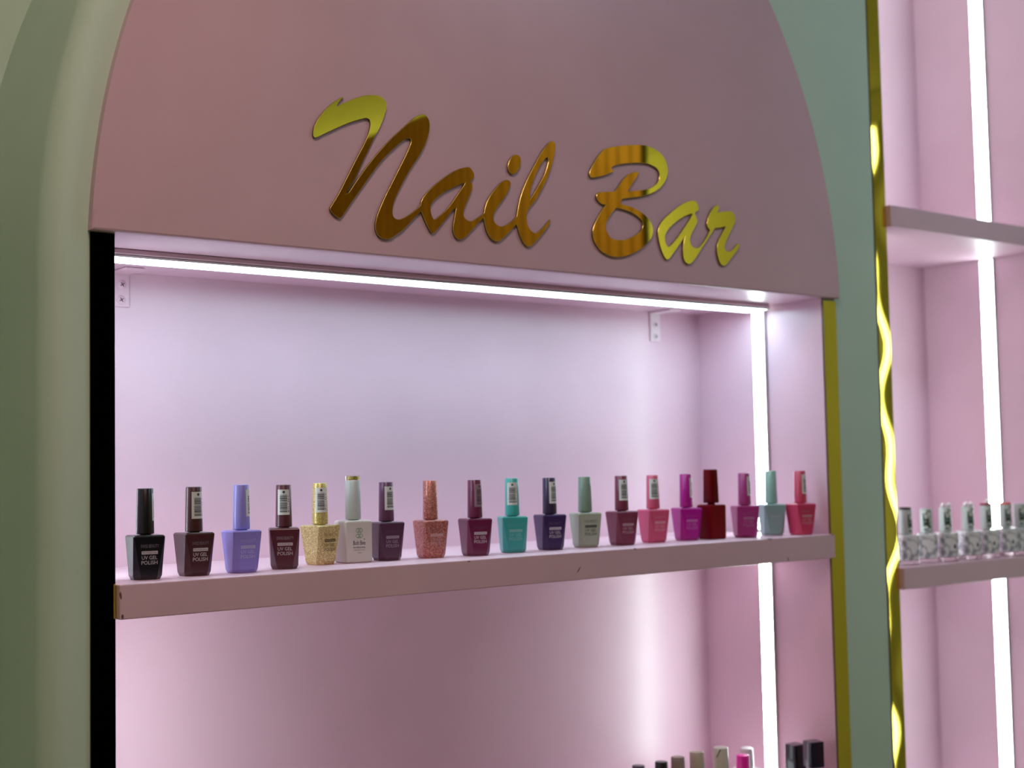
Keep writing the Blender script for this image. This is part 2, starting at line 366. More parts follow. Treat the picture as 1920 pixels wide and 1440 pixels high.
# gold sign
NAIL = [[(205.5,443.6,0),(206.4,440.0,0),(209.3,439.7,0),(219.5,445.2,0),(233.3,452.7,0),(247.3,459.9,0),(261.4,465.7,0),(269.4,468.2,0),(273.0,467.3,0),(274.5,463.7,0),(273.7,457.4,0),(271.3,450.2,0),(264.5,437.0,0),(255.5,421.4,0),(244.7,402.0,0),(235.8,385.9,0),(227.9,373.8,0),(224.4,368.2,0),(226.1,364.6,0),(230.3,361.3,0),(235.4,359.1,0),(238.0,360.6,0),(242.4,366.3,0),(251.3,378.5,0),(262.0,392.5,0),(274.7,409.2,0),(285.7,422.8,0),(296.7,434.2,0),(309.7,446.0,0),(318.1,452.1,0),(323.1,454.0,0),(325.7,452.0,0),(324.1,446.3,0),(318.7,435.4,0),(311.1,422.0,0),(301.7,405.4,0),(292.3,388.9,0),(284.9,374.3,0),(280.2,363.1,0),(278.8,353.8,0),(280.8,347.1,0),(285.2,343.4,0),(291.5,342.3,0),(297.9,343.6,0),(304.3,347.7,0),(315.4,355.6,0),(326.7,366.8,0),(337.2,376.4,1),(340.8,368.9,0),(345.3,360.7,0),(350.8,353.9,0),(354.7,355.3,0),(361.5,362.2,0),(370.3,371.8,0),(380.2,382.6,0),(383.7,384.3,1),(381.0,372.8,0),(379.0,361.5,0),(380.6,354.4,0),(384.4,350.8,0),(389.3,350.7,0),(394.2,352.5,0),(401.2,358.7,0),(411.3,368.5,0),(421.1,377.5,1),(422.4,371.9,0),(425.2,362.5,0),(430.1,355.6,0),(437.1,352.5,0),(443.2,353.5,0),(449.5,358.1,0),(457.9,365.4,0),(467.6,374.5,1),(469.4,369.7,0),(472.3,361.8,0),(477.3,353.9,0),(482.5,350.7,0),(487.8,351.5,0),(495.3,357.1,0),(506.3,368.1,0),(515.2,378.1,0),(517.7,381.7,0),(517.1,385.0,1),(508.7,376.7,0),(499.9,369.5,0),(495.6,367.1,0),(490.3,368.3,0),(485.2,372.9,0),(482.6,380.9,0),(483.1,390.1,1),(487.9,396.4,0),(496.6,405.6,0),(507.8,421.9,0),(518.0,440.0,0),(525.1,459.4,0),(527.8,473.4,0),(525.5,476.5,0),(522.3,477.1,0),(516.8,473.7,0),(506.7,462.2,0),(495.6,445.7,0),(484.5,427.7,0),(475.6,410.1,0),(471.1,396.4,0),(467.9,383.6,1),(460.2,377.1,0),(452.9,372.7,0),(446.7,370.3,0),(440.6,371.2,0),(436.0,374.8,0),(434.9,380.4,0),(437.9,387.3,0),(443.2,394.3,0),(450.5,402.5,0),(457.0,412.2,0),(460.3,420.0,0),(458.3,423.4,0),(454.2,423.9,0),(447.9,421.1,0),(440.6,414.5,0),(431.2,403.7,0),(424.9,393.3,0),(421.7,382.9,1),(415.5,378.6,0),(408.5,374.2,0),(403.5,372.1,0),(398.6,372.9,0),(395.3,375.0,0),(393.4,378.8,0),(394.9,385.4,0),(399.0,393.8,0),(404.2,404.0,0),(406.9,411.6,0),(403.9,416.9,1),(407.5,419.3,0),(409.2,424.0,0),(407.7,427.9,0),(403.8,431.8,0),(399.9,432.0,0),(389.0,428.9,0),(377.2,422.7,0),(363.5,413.2,0),(350.9,403.0,0),(342.2,394.2,0),(337.9,387.5,0),(336.7,383.0,1),(332.5,379.1,0),(323.1,372.2,0),(313.8,366.7,0),(308.3,364.9,0),(303.7,365.7,0),(301.0,369.0,0),(300.8,375.1,0),(303.1,383.9,0),(308.8,395.3,0),(316.4,408.6,0),(325.9,423.0,0),(335.5,435.9,0),(343.3,448.7,0),(348.2,460.5,0),(350.3,469.5,0),(350.0,475.8,0),(347.7,480.2,0),(343.2,483.4,1),(337.3,481.4,0),(331.6,478.3,0),(323.1,471.2,0),(311.8,461.1,0),(298.8,449.2,0),(285.9,435.9,0),(273.1,421.3,0),(262.3,407.8,0),(254.2,397.0,0),(247.1,387.1,0),(244.1,385.3,1),(247.1,390.9,0),(256.1,404.8,0),(264.3,421.0,0),(271.5,434.1,0),(278.9,448.1,0),(286.3,460.7,0),(291.9,473.1,0),(294.8,482.0,0),(294.9,488.3,0),(292.2,491.8,0),(286.9,494.5,0),(279.7,494.5,0),(270.7,493.0,0),(260.0,489.2,0),(249.4,484.3,0),(240.6,479.5,0),(234.0,475.9,1),(237.2,481.2,0),(240.7,484.8,0),(242.8,486.3,1),(239.9,486.2,0),(234.6,482.7,0),(226.8,476.7,0),(218.1,467.9,0),(211.2,458.6,0),(206.9,450.5,0)],[(396.9,414.2,1),(390.6,411.9,0),(380.7,407.1,0),(369.0,401.0,0),(357.3,392.7,0),(351.1,385.7,0),(349.5,380.0,0),(350.9,373.9,0),(353.1,369.8,1),(355.9,369.6,0),(361.7,374.1,0),(369.5,380.4,0),(378.4,390.1,0),(386.4,400.5,0),(393.5,409.3,0)],[(515.2,456.5,0),(511.9,455.3,0),(504.1,445.9,0),(497.4,435.0,0),(491.8,423.5,0),(488.4,413.1,0),(488.1,405.1,1),(494.7,413.8,0),(503.6,426.5,0),(511.5,439.2,0),(516.1,451.6,0)]]
DOT = [[(468.4,454.6,0),(473.6,453.4,0),(475.8,449.2,0),(474.4,441.5,0),(470.0,435.2,0),(464.7,431.6,0),(459.5,432.3,0),(456.8,436.9,0),(457.8,443.7,0),(462.1,450.8,0)]]
BIG_B = [[(579.1,445.7,0),(581.2,450.9,0),(586.4,459.0,0),(593.2,467.9,0),(600.1,475.1,0),(606.0,479.0,0),(617.0,482.6,0),(632.3,486.1,0),(649.4,489.1,0),(666.8,491.4,0),(677.3,490.9,0),(687.7,488.7,0),(697.3,484.8,0),(704.2,478.5,0),(708.0,470.5,0),(709.0,462.1,0),(706.0,453.9,0),(700.4,446.2,0),(691.2,438.7,0),(680.4,433.0,0),(668.1,428.4,0),(654.1,425.3,0),(640.3,422.7,0),(631.4,420.9,1),(628.2,416.3,0),(630.4,414.0,1),(640.0,413.4,0),(651.9,411.1,0),(663.8,406.9,0),(672.3,402.0,0),(678.2,395.5,0),(680.9,388.0,0),(679.4,380.2,0),(673.9,372.7,0),(664.1,364.8,0),(653.5,358.9,0),(641.4,353.8,0),(629.4,350.4,0),(619.3,349.2,0),(607.6,349.9,0),(596.2,353.6,0),(588.2,359.7,0),(583.5,366.8,0),(582.1,375.3,0),(584.0,382.9,0),(589.2,392.1,0),(596.9,402.8,0),(603.6,410.7,1),(598.0,411.0,0),(592.3,413.5,0),(589.5,417.6,0),(590.1,422.0,0),(593.2,424.8,1),(603.5,426.6,0),(618.9,428.6,1),(625.5,435.9,0),(632.6,444.3,0),(641.3,451.6,0),(650.0,455.5,0),(656.9,457.0,0),(660.0,456.6,1),(656.7,451.5,0),(649.5,442.4,0),(643.3,434.7,0),(640.3,430.9,1),(650.9,433.0,0),(664.8,435.4,0),(675.4,438.2,0),(684.3,442.4,0),(690.7,447.7,0),(694.1,453.9,0),(693.8,460.3,0),(689.5,465.0,0),(681.7,467.7,0),(673.0,468.8,0),(659.0,468.0,0),(645.2,466.1,0),(631.5,463.4,0),(621.3,460.4,0),(614.1,456.7,1),(616.1,454.8,0),(618.2,453.8,0),(616.8,452.0,1),(610.9,449.4,0),(600.8,445.4,0),(590.8,442.7,0),(583.8,440.9,0),(580.1,442.1,0)],[(620.9,408.7,1),(617.8,406.1,0),(612.6,400.6,0),(606.5,393.1,0),(603.5,387.2,0),(603.7,381.0,0),(607.6,375.1,0),(611.7,371.5,0),(620.0,370.2,0),(631.8,371.2,0),(643.8,375.2,0),(654.3,380.5,0),(661.4,386.3,0),(663.8,391.6,0),(662.6,396.6,0),(656.7,401.1,0),(646.6,405.2,0),(633.0,407.9,0)]]
AR = [[(688.9,384.9,0),(689.6,378.5,0),(691.4,371.0,0),(695.4,361.0,0),(699.7,354.9,0),(703.1,352.6,0),(707.6,354.5,0),(715.1,361.9,0),(724.5,371.8,0),(735.5,383.8,1),(733.4,377.1,0),(731.5,366.5,0),(732.1,357.4,0),(734.6,352.4,0),(740.0,349.8,0),(745.5,351.3,0),(753.1,357.8,0),(762.8,369.1,0),(771.6,379.1,0),(781.4,389.9,0),(790.0,399.7,1),(799.9,401.3,0),(810.0,403.8,1),(803.5,395.2,0),(797.4,386.6,0),(793.6,378.3,0),(792.9,368.9,0),(795.3,359.7,0),(798.9,354.0,0),(804.5,352.7,0),(810.4,355.6,0),(818.4,362.9,0),(827.5,371.7,0),(833.7,378.9,0),(834.2,382.4,0),(831.9,383.5,0),(828.9,381.2,0),(821.9,375.3,0),(815.0,372.0,0),(809.2,372.9,0),(806.9,376.7,0),(809.7,383.7,0),(814.9,392.2,0),(821.0,400.8,0),(825.5,406.6,0),(828.3,412.3,0),(827.6,419.0,0),(824.3,423.4,0),(818.2,424.4,0),(806.6,423.0,0),(795.4,420.9,1),(796.6,422.7,0),(798.7,427.6,0),(795.8,430.0,0),(789.6,427.3,0),(783.7,421.4,0),(778.6,412.9,0),(775.8,404.7,0),(776.8,399.4,0),(780.7,395.8,1),(775.8,388.7,0),(767.9,379.4,0),(760.2,372.8,0),(753.7,371.4,0),(748.2,373.1,0),(745.6,376.9,0),(744.9,382.0,0),(747.9,388.9,0),(753.8,397.3,0),(758.7,405.0,0),(756.7,410.8,0),(754.7,415.6,1),(757.4,417.7,0),(761.4,420.5,0),(760.5,426.4,0),(756.9,430.6,0),(751.4,431.5,0),(743.1,429.4,0),(731.9,424.8,0),(719.0,416.9,0),(706.1,407.8,0),(696.0,399.1,0),(690.9,391.5,0)],[(750.2,414.4,1),(742.4,412.3,0),(731.3,407.3,0),(720.2,400.7,0),(709.1,392.5,0),(702.5,384.8,0),(700.9,378.2,0),(702.1,372.5,0),(705.5,368.9,1),(710.0,370.6,0),(717.5,377.1,0),(726.8,386.3,0),(736.3,397.0,0),(745.0,407.0,0)]]
def smooth_loop(pts, n=4):
    out = []; L = len(pts)
    for i in range(L):
        p0, p1, p2, p3 = pts[i-1], pts[i], pts[(i+1) % L], pts[(i+2) % L]
        m1 = ((p2[0]-p1[0]), (p2[1]-p1[1])) if p1[2] else ((p2[0]-p0[0])/2, (p2[1]-p0[1])/2)
        m2 = ((p2[0]-p1[0]), (p2[1]-p1[1])) if p2[2] else ((p3[0]-p1[0])/2, (p3[1]-p1[1])/2)
        d = math.hypot(p2[0]-p1[0], p2[1]-p1[1])
        def lim(m):
            l = math.hypot(*m); k = min(1, d*1.2/l) if l else 1; return (m[0]*k, m[1]*k)
        m1, m2 = lim(m1), lim(m2)
        for j in range(n):
            t = j/n; a = 2*t**3-3*t*t+1; b = t**3-2*t*t+t; c = -2*t**3+3*t*t; e = t**3-t*t
            out.append((a*p1[0]+b*m1[0]+c*p2[0]+e*m2[0], a*p1[1]+b*m1[1]+c*p2[1]+e*m2[1]))
    return out
def plate(name, loops, ox, oz, parent, mats, thick=0.0022):
    cu = bpy.data.curves.new(name, 'CURVE'); cu.dimensions = '2D'; cu.fill_mode = 'BOTH'
    cu.extrude = thick/2; cu.bevel_depth = 0.00035; cu.bevel_resolution = 0; cu.offset = -0.00035
    for lp in loops:
        q = smooth_loop(lp); s = cu.splines.new('POLY'); s.points.add(len(q)-1); s.use_cyclic_u = True
        for p, (x, z) in zip(s.points, q): p.co = (x/1000-ox, z/1000-oz, 0, 1)
    o = bpy.data.objects.new(name, cu); COL.objects.link(o)
    dg = bpy.context.evaluated_depsgraph_get(); dg.update()
    me = bpy.data.meshes.new_from_object(o.evaluated_get(dg)); bpy.data.objects.remove(o); bpy.data.curves.remove(cu)
    me.materials.clear()
    for p in me.polygons: p.use_smooth = False; p.material_index = 0 if abs(p.normal.z) > 0.95 else (2 if abs(p.normal.z) > 0.3 else 1)
    me.transform(Matrix.Rotation(PI/2, 4, 'X')); me.transform(Matrix.Translation((0, -thick/2-0.0005, 0)))
    me.name = name
    return link(name, me, parent, mats)
SX, SZ = 0.50, 0.33
sign = tag(empty('wall_sign', (SX, 0, SZ)), 'gold mirror script sign reading Nail Bar on the pink arched panel', 'sign')
GM = [M['gold'], M['gold_side'], M['gold_bevel']]
plate('joined_letters', NAIL, SX, SZ, sign, GM)
plate('letter_dot', DOT, SX, SZ, sign, GM)
plate('capital_letter', BIG_B, SX, SZ, sign, GM)
plate('joined_letters', AR, SX, SZ, sign, GM)

# ================================================================ SECOND ALCOVE
alc2 = tag(empty('display_alcove', (0, 0, FLOOR)), 'tall narrow pink lit alcove to the right of the green pier', 'shelving')
D2 = 0.2435
apart('back_panel', X2-0.015, W2+0.015, D2, D2+0.012, FLOOR, CEIL, M['pink'], root=alc2)
apart('side_panel', X2-0.015, X2, YF+0.0085, D2, FLOOR, CEIL, M['pink'], root=alc2)
apart('side_panel', W2, W2+0.015, YF+0.0505, D2, FLOOR, CEIL, M['pink'], root=alc2)
apart('side_lining', W2-0.0006, W2-0.0001, YF-0.008, D2, FLOOR, CEIL, M['pink'], root=alc2)
ZU, ZL = 0.4681, -0.0525
for z in (ZU, ZL, -0.55): shelf_board(X2+0.0005, W2-0.001, z, z, 0.031, alc2)
lab(strip(X2-0.0275, X2-0.0008, FLOOR+0.002, CEIL-0.002, alc2, 5, 0.0075, 220), 'wavy gold mirror edging strip with a bright reflection')
for z0, z1, nm in ((ZU+0.001, CEIL-0.01, 'above the upper shelf'), (ZL+0.001, ZU-0.0315, 'behind the white bottles'), (-0.549, ZL-0.0315, 'below the white bottles')):
    led('upright light strip in the narrow right alcove, '+nm, 'z', z0, z1, W2-0.0006, 0.1025, 0.127, G1, -1, 'led_narrow')
    led('hidden left upright light strip in the narrow alcove, '+nm, 'z', z0, z1, X2, 0.1025, 0.127, G1, 1, 'led_narrow')

# ================================================================ BOTTLES
def octa(hw, c, z): return [(-hw+c, -hw, z), (hw-c, -hw, z), (hw, -hw+c, z), (hw, hw-c, z), (hw-c, hw, z), (-hw+c, hw, z), (-hw, hw-c, z), (-hw, -hw+c, z)]
TOPZ, TA, BW, BC = 0.0405, 0.0153, 0.0139, 0.0058
def facet_body_bm():
    bm = bmesh.new(); e = 0.0006
    rings = [octa(0.0124, 0.0054, 0.0), octa(BW, BC, 0.0035), octa(TA, e, TOPZ), octa(TA-0.0012, 0.0009, 0.0420), ]
    vs = [[bm.verts.new(p) for p in r] for r in rings]
    for a, b in zip(vs, vs[1:]):
        for k in range(8): bm.faces.new((a[k], a[(k+1) % 8], b[(k+1) % 8], b[k]))
    bm.faces.new(vs[0][::-1]); bm.faces.new(vs[-1])
    bmesh.ops.recalc_face_normals(bm, faces=bm.faces[:])
    bmesh.ops.bevel(bm, geom=[x for x in bm.edges if x.calc_face_angle(0) > 0.15], offset=0.00032, segments=2, profile=0.5, affect='EDGES')
    return bm
def me_of(bm, name, smooth=None):
    bmesh.ops.recalc_face_normals(bm, faces=bm.faces[:])
    me = bpy.data.meshes.new(name); bm.to_mesh(me); bm.free()
    if smooth:
        for p in me.polygons: p.use_smooth = True
        me.set_sharp_from_angle(angle=math.radians(smooth))
    return me
ME_BODY = me_of(facet_body_bm(), 'facet_body')
CAPH = 0.0445
def cap_bm(rb, rt, h, bev=0.0007):
    bm = bmesh.new(); lathe(bm, [(0, 0), (rb-bev, 0), (rb, bev), (rt, h-bev), (rt-bev*0.6, h-bev*0.3), (rt-bev*1.6, h), (0, h)], 40); return bm
ME_CAP = me_of(cap_bm(0.0086, 0.0077, CAPH-0.001), 'cap', 40)
def neck_me(r, h):
    bm = bmesh.new(); lathe(bm, [(r, -0.002), (r, h), (0, h)], 24); return me_of(bm, 'neck', 40)
ME_NECK = neck_me(0.0058, 0.003)
# front of the body: plane through the lower and the upper edge
def on_face(x, z, lift):
    t = (z-0.0035)/(TOPZ-0.0035); y = -(BW+(TA-BW)*t)
    return (x, y-lift, z)
def print_me():
    vs, fs, mi = [], [], []
    def add(v, f, z, lift, k, dx=0.0):
        n0 = len(vs)
        for a, b in v: vs.append(on_face(a+dx, z+b, lift))
        for q in f: fs.append([i+n0 for i in q]); mi.append(k)
    add(*text_mesh('SWISS BEAUTY', 0.0032, 0.0172), 0.0318, 0.00012, 0, 0.0004)
    add([(-0.0077, -0.0015), (0.0077, -0.0015), (0.0077, 0.0015), (-0.0077, 0.0015)], [[0, 1, 2, 3]], 0.0256, 0.00010, 1, 0.0004)
    add(*text_mesh('PROFESSIONAL', 0.0016, 0.0138), 0.0256, 0.00018, 2, 0.0004)
    add(*text_mesh('UV GEL', 0.0034, 0.0146), 0.0209, 0.00012, 1, 0.0002)
    add(*text_mesh('POLISH', 0.0036, 0.0152), 0.0162, 0.00012, 1, 0.0002)
    me = bpy.data.meshes.new('printed_label'); me.from_pydata(vs, [], fs)
    for p, k in zip(me.polygons, mi): p.material_index = k
    return me
ME_PRINT = print_me()
# barcode sticker: curved patch with its own 0..1 coordinates
N, HS = 14, math.radians(46)
def sticker_me():
    bm = bmesh.new(); uvl = bm.loops.layers.uv.new('UVMap'); rows = []
    for k in range(N+1):
        a = -HS+2*HS*k/N; row = []
        for zz in (0.0125, 0.0385):
            r = 0.0086+(0.0077-0.0086)*zz/CAPH+0.00012
            row.append((bm.verts.new((r*math.sin(a), -r*math.cos(a), zz)), (k/N, (zz-0.0125)/0.026)))
        rows.append(row)
    for p, q in zip(rows, rows[1:]):
        f = bm.faces.new((p[0][0], q[0][0], q[1][0], p[1][0]))
        for l, u in zip(f.loops, (p[0][1], q[0][1], q[1][1], p[1][1])): l[uvl].uv = u
    me = bpy.data.meshes.new('barcode_sticker'); bm.to_mesh(me); bm.free()
    for p in me.polygons: p.use_smooth = True
    return me
ME_STICK = sticker_me()
def barcode_mat(name, paper, ink):
    m = mat(name, paper, 0.35)
    uv = nd(m, 'ShaderNodeUVMap'); sep = nd(m, 'ShaderNodeSeparateXYZ'); lk(m, uv.outputs[0], sep.inputs[0])
    def math_(op, a, b=None):
        n = nd(m, 'ShaderNodeMath', operation=op)
        for i, v in enumerate((a, b)):
            if v is None: continue
            if isinstance(v, (int, float)): n.inputs[i].default_value = v
            else: lk(m, v, n.inputs[i])
        return n.outputs[0]
    X, Y = sep.outputs[0], sep.outputs[1]
    wn = nd(m, 'ShaderNodeTexWhiteNoise', noise_dimensions='1D'); Y22 = math_('MULTIPLY', Y, 24); lk(m, math_('FLOOR', Y22), wn.inputs['W'])
    bars = math_('LESS_THAN', math_('FRACT', Y22), math_('ADD', 0.35, math_('MULTIPLY', wn.outputs['Value'], 0.5)))
    inx = math_('MULTIPLY', math_('GREATER_THAN', X, 0.20), math_('LESS_THAN', X, 0.80))
    iny = math_('MULTIPLY', math_('GREATER_THAN', Y, 0.10), math_('LESS_THAN', Y, 0.80))
    code = math_('MULTIPLY', bars, math_('MULTIPLY', inx, iny))
    # row of small digits beside the bars and a small mark above them
    wn2 = nd(m, 'ShaderNodeTexWhiteNoise', noise_dimensions='1D'); lk(m, math_('FLOOR', math_('MULTIPLY', Y, 60)), wn2.inputs['W'])
    dig = math_('MULTIPLY', math_('GREATER_THAN', wn2.outputs['Value'], 0.5), math_('MULTIPLY', math_('MULTIPLY', math_('GREATER_THAN', X, 0.86), math_('LESS_THAN', X, 0.93)), iny))
    dx, dy = math_('SUBTRACT', X, 0.52), math_('MULTIPLY', math_('SUBTRACT', Y, 0.90), 1.9)
    dot = math_('LESS_THAN', math_('ADD', math_('MULTIPLY', dx, dx), math_('MULTIPLY', dy, dy)), 0.010)
    tot = math_('MAXIMUM', math_('MAXIMUM', code, dig), dot)
    mx = nd(m, 'ShaderNodeMix', data_type='RGBA'); mx.inputs[6].default_value = (*paper, 1); mx.inputs[7].default_value = (*ink, 1)
    lk(m, tot, mx.inputs[0]); lk(m, mx.outputs[2], bsdf(m).inputs['Base Color'])
    return m
M['barcode'] = barcode_mat('barcode_paper', (0.72, 0.78, 0.76), (0.03, 0.04, 0.05))
M['barcode_dim'] = barcode_mat('barcode_film', (0.30, 0.22, 0.27), (0.06, 0.02, 0.04))
def sr(r, g, b):
    f = lambda c: (c/255/12.92) if c/255 <= 0.04045 else ((c/255+0.055)/1.055)**2.4
    return (f(r), f(g), f(b))
def lacquer(name, col, rough=0.3, glitter=None):
    m = mat(name, col, rough, coat=0.22, Coat_Roughness=0.12)
    if glitter:
        tc = nd(m, 'ShaderNodeTexCoord'); v = nd(m, 'ShaderNodeTexVoronoi'); v.inputs['Scale'].default_value = 1400
        lk(m, tc.outputs['Object'], v.inputs['Vector'])
        s = nd(m, 'ShaderNodeSeparateColor'); lk(m, v.outputs['Color'], s.inputs[0])
        r = nd(m, 'ShaderNodeValToRGB'); r.color_ramp.elements[0].position = 0.3; r.color_ramp.elements[0].color = (*[c*0.7 for c in col], 1)
        r.color_ramp.elements[1].position = 1.0; r.color_ramp.elements[1].color = (*glitter, 1)
        lk(m, s.outputs[0], r.inputs[0]); lk(m, r.outputs[0], bsdf(m).inputs['Base Color']); bsdf(m).inputs['Metallic'].default_value = 0.35
    return m
def flat(name, col): return mat(name, col, 0.4)
GB = 'row of gel polish bottles on the main shelf'
# x, y, turn, height, body colour, cap colour, print (light, name), sticker angle or None, label
LIGHT, DIM = (0.60, 0.57, 0.60), (0.20, 0.18, 0.22)
def fr(r, g, b, k=4.3): return tuple(min(0.85, c*k+0.0008) for c in sr(r, g, b))
ROW = [
 (0.0451, 0.0468, -8.3, 0.0865, fr(3,3,6), fr(2,2,3), LIGHT, DIM, 84, 'black polish bottle with black cap, first of the row beside the black edging'),
 (0.0973, 0.0507, -1.6, 0.0867, fr(32,11,16), fr(32,12,15), LIGHT, DIM, 8, 'dark brown-maroon polish bottle, second of the row, barcode on its cap'),
 (0.1478, 0.0488, -2.2, 0.0876, (0.27, 0.23, 0.70), (0.28, 0.26, 0.72), (0.50, 0.50, 0.74), (0.40, 0.37, 0.72), 57, 'lilac purple polish bottle with a lilac cap'),
 (0.2013, 0.0588, -25.7, 0.0863, fr(40,12,20), fr(42,16,24), LIGHT, (0.34, 0.27, 0.31), -3, 'deep burgundy polish bottle turned to the front, beside the gold one'),
 (0.2580, 0.0824, 12.8, 0.0868, fr(108,90,52), fr(112,98,44), (0.012, 0.010, 0.008), (0.20, 0.15, 0.06), -33, 'gold glitter polish bottle turned on its corner with black print'),
 None,
 (0.3395, 0.0780, -7.8, 0.0860, fr(38,19,33), fr(46,23,42), (0.34, 0.29, 0.36), (0.12, 0.075, 0.12), 10, 'dark plum polish bottle standing against the white bottle'),
 (0.3943, 0.0717, -8.6, 0.0865, fr(92,44,44), fr(92,46,44), (0.62, 0.42, 0.42), (0.34, 0.16, 0.17), None, 'coral pink glitter polish bottle with a plain coral cap'),
 (0.4462, 0.0576, -14.0, 0.0859, fr(52,9,32), fr(50,10,32), LIGHT, (0.13, 0.06, 0.11), 22, 'wine red polish bottle between the coral and the teal ones'),
 (0.5075, 0.0668, -25.3, 0.0865, fr(26,84,82), fr(28,86,84), (0.26, 0.55, 0.55), (0.11, 0.40, 0.40), -10, 'teal green polish bottle with a barcode on its cap'),
 (0.5650, 0.0675, -15.5, 0.0859, fr(26,14,42), fr(22,14,34), LIGHT, (0.13, 0.10, 0.19), 21, 'dark violet polish bottle to the right of the teal one'),
 (0.6240, 0.0707, -16.0, 0.0860, fr(82,88,78), fr(60,72,64), (0.012, 0.014, 0.012), (0.13, 0.15, 0.13), None, 'pale sage grey polish bottle with dark print'),
 (0.6786, 0.0641, -12.4, 0.0861, fr(60,18,34), fr(58,18,34), (0.46, 0.34, 0.40), (0.20, 0.09, 0.13), -2, 'maroon rose polish bottle right of the sage grey one'),
 (0.7404, 0.0721, -10.7, 0.0856, fr(106,38,60), fr(104,40,60), (0.72, 0.38, 0.46), (0.62, 0.22, 0.32), -18, 'light rose pink polish bottle between maroon and magenta ones'),
 (0.7973, 0.0694, -19.1, 0.0859, fr(88,2,72), fr(86,2,70), (0.50, 0.22, 0.46), (0.32, 0.06, 0.26), 60, 'bright magenta polish bottle in front of the dark red one'),
 None,
 (0.8893, 0.0520, -29.0, 0.0853, fr(82,20,60), fr(80,20,60), (0.42, 0.19, 0.33), (0.30, 0.08, 0.19), 57, 'purplish plum polish bottle right of the tall dark red bottle'),
 (0.9489, 0.0580, -29.0, 0.0872, fr(70,90,88), fr(70,94,88), (0.40, 0.46, 0.50), (0.32, 0.39, 0.43), None, 'grey teal polish bottle in front of the upright light strip'),
 (0.9735, 0.0280, -15.6, 0.0864, fr(104,26,48), fr(102,28,48), (0.62, 0.34, 0.40), (0.42, 0.14, 0.21), 33, 'rose red polish bottle at the right end of the row'),
]
def polish_bottle(i, x, y, rz, H, bc, cc, pr, nm, st, label):
    t = tag(empty('polish_bottle', (x, y, 0.00015+0.002*x/W), math.radians(rz)), label, 'bottle', GB)
    gl = {4: sr(236,226,170), 7: sr(236,166,150)}.get(i)
    bmt = lacquer('polish_body', bc, 0.32, gl); cmt = lacquer('polish_cap', cc, 0.30, gl)
    b = link('body', ME_BODY.copy(), t, bmt)
    p = link('printed_label', ME_PRINT.copy(), b, [flat('name_ink', nm), flat('label_ink', pr), flat('bar_ink', bc)])
    link('neck', ME_NECK.copy(), t, cmt).location = (0, 0, 0.042)
    c = link('cap', ME_CAP.copy(), t, cmt); c.location = (0, 0, 0.0428); c.scale = (1, 1, (H-0.0428)/(CAPH-0.001))
    if st is not None:
        s = link('barcode_sticker', ME_STICK.copy(), c, M['barcode_dim'] if i == 8 else M['barcode'])
        s.rotation_euler = (0, 0, math.radians(st))
    return t
for i, r in enumerate(ROW):
    if r: polish_bottle(i, *r)

# white straight bottle with a clear top
def rsq(hw, r, z, n=4):
    out = []
    for cx, cy, a0 in ((hw-r, -hw+r, -PI/2), (hw-r, hw-r, 0), (-hw+r, hw-r, PI/2), (-hw+r, -hw+r, PI)):
        for k in range(n+1): a = a0+PI/2*k/n; out.append((cx+r*math.cos(a), cy+r*math.sin(a), z))
    return out
def loft(bm, rings, cap0=True, cap1=True):
    vs = [[bm.verts.new(p) for p in r] for r in rings]; n = len(vs[0])
    for a, b in zip(vs, vs[1:]):
        for k in range(n): bm.faces.new((a[k], a[(k+1) % n], b[(k+1) % n], b[k]))
    if cap0: bm.faces.new(vs[0][::-1])
    if cap1: bm.faces.new(vs[-1])
def square_body(hw, r, h, taper=0.0):
    bm = bmesh.new()
    loft(bm, [rsq(hw-0.0012-taper, r, 0), rsq(hw-taper, r, 0.0012), rsq(hw, r, h-0.002), rsq(hw-0.0006, r, h-0.0006), rsq(hw-0.002, r, h)])
    return me_of(bm, 'body')
t = tag(empty('polish_bottle', (0.2978, 0.080, 0.0008), math.radians(-7.5)), 'tall white polish bottle with a green clover logo and clear gold-filled cap top', 'bottle', GB)
M['white_gloss'] = mat('white_lacquer', sr(204,200,194), 0.28, coat=0.2); M['white_cap'] = mat('white_cap_plastic', sr(182,190,189), 0.3)
M['ink'] = flat('black_ink', (0.02, 0.02, 0.02)); M['irid'] = mat('pale_green_foil', sr(150,220,170), 0.2, 0.6)
M['gold_glit'] = lacquer('gold_glitter', sr(170,150,50), 0.3, sr(250,235,140))
HB = 0.0455
b = link('body', square_body(0.0158, 0.0022, HB), t, M['white_gloss'])
def flat_print(name, items, y, parent, m):
    vs, fs = [], []
    for (v, f), z, dx in items:
        n0 = len(vs); vs += [(a+dx, y, z+c) for a, c in v]; fs += [[i+n0 for i in q] for q in f]
    me = bpy.data.meshes.new(name); me.from_pydata(vs, [], fs); return link(name, me, parent, m)
flat_print('printed_text', [(text_mesh('Bolt Bee', 0.0046, 0.0142, 0.01), 0.0215, 0.0), (text_mesh('PROFESSIONAL', 0.0016, 0.0142, 0.02), 0.0165, 0.0),
    (text_mesh('SOAK OFF UV/LED', 0.0011, 0.0130), 0.0137, 0.0), (text_mesh('15ml', 0.0014, 0.0045), 0.0108, 0.0003),
    (([(-0.0005, -0.0005), (0.0005, -0.0005), (0.0005, 0.0005), (-0.0005, 0.0005)], [[0, 1, 2, 3]]), 0.0252, 0.0058)], -0.01592, b, M['ink'])
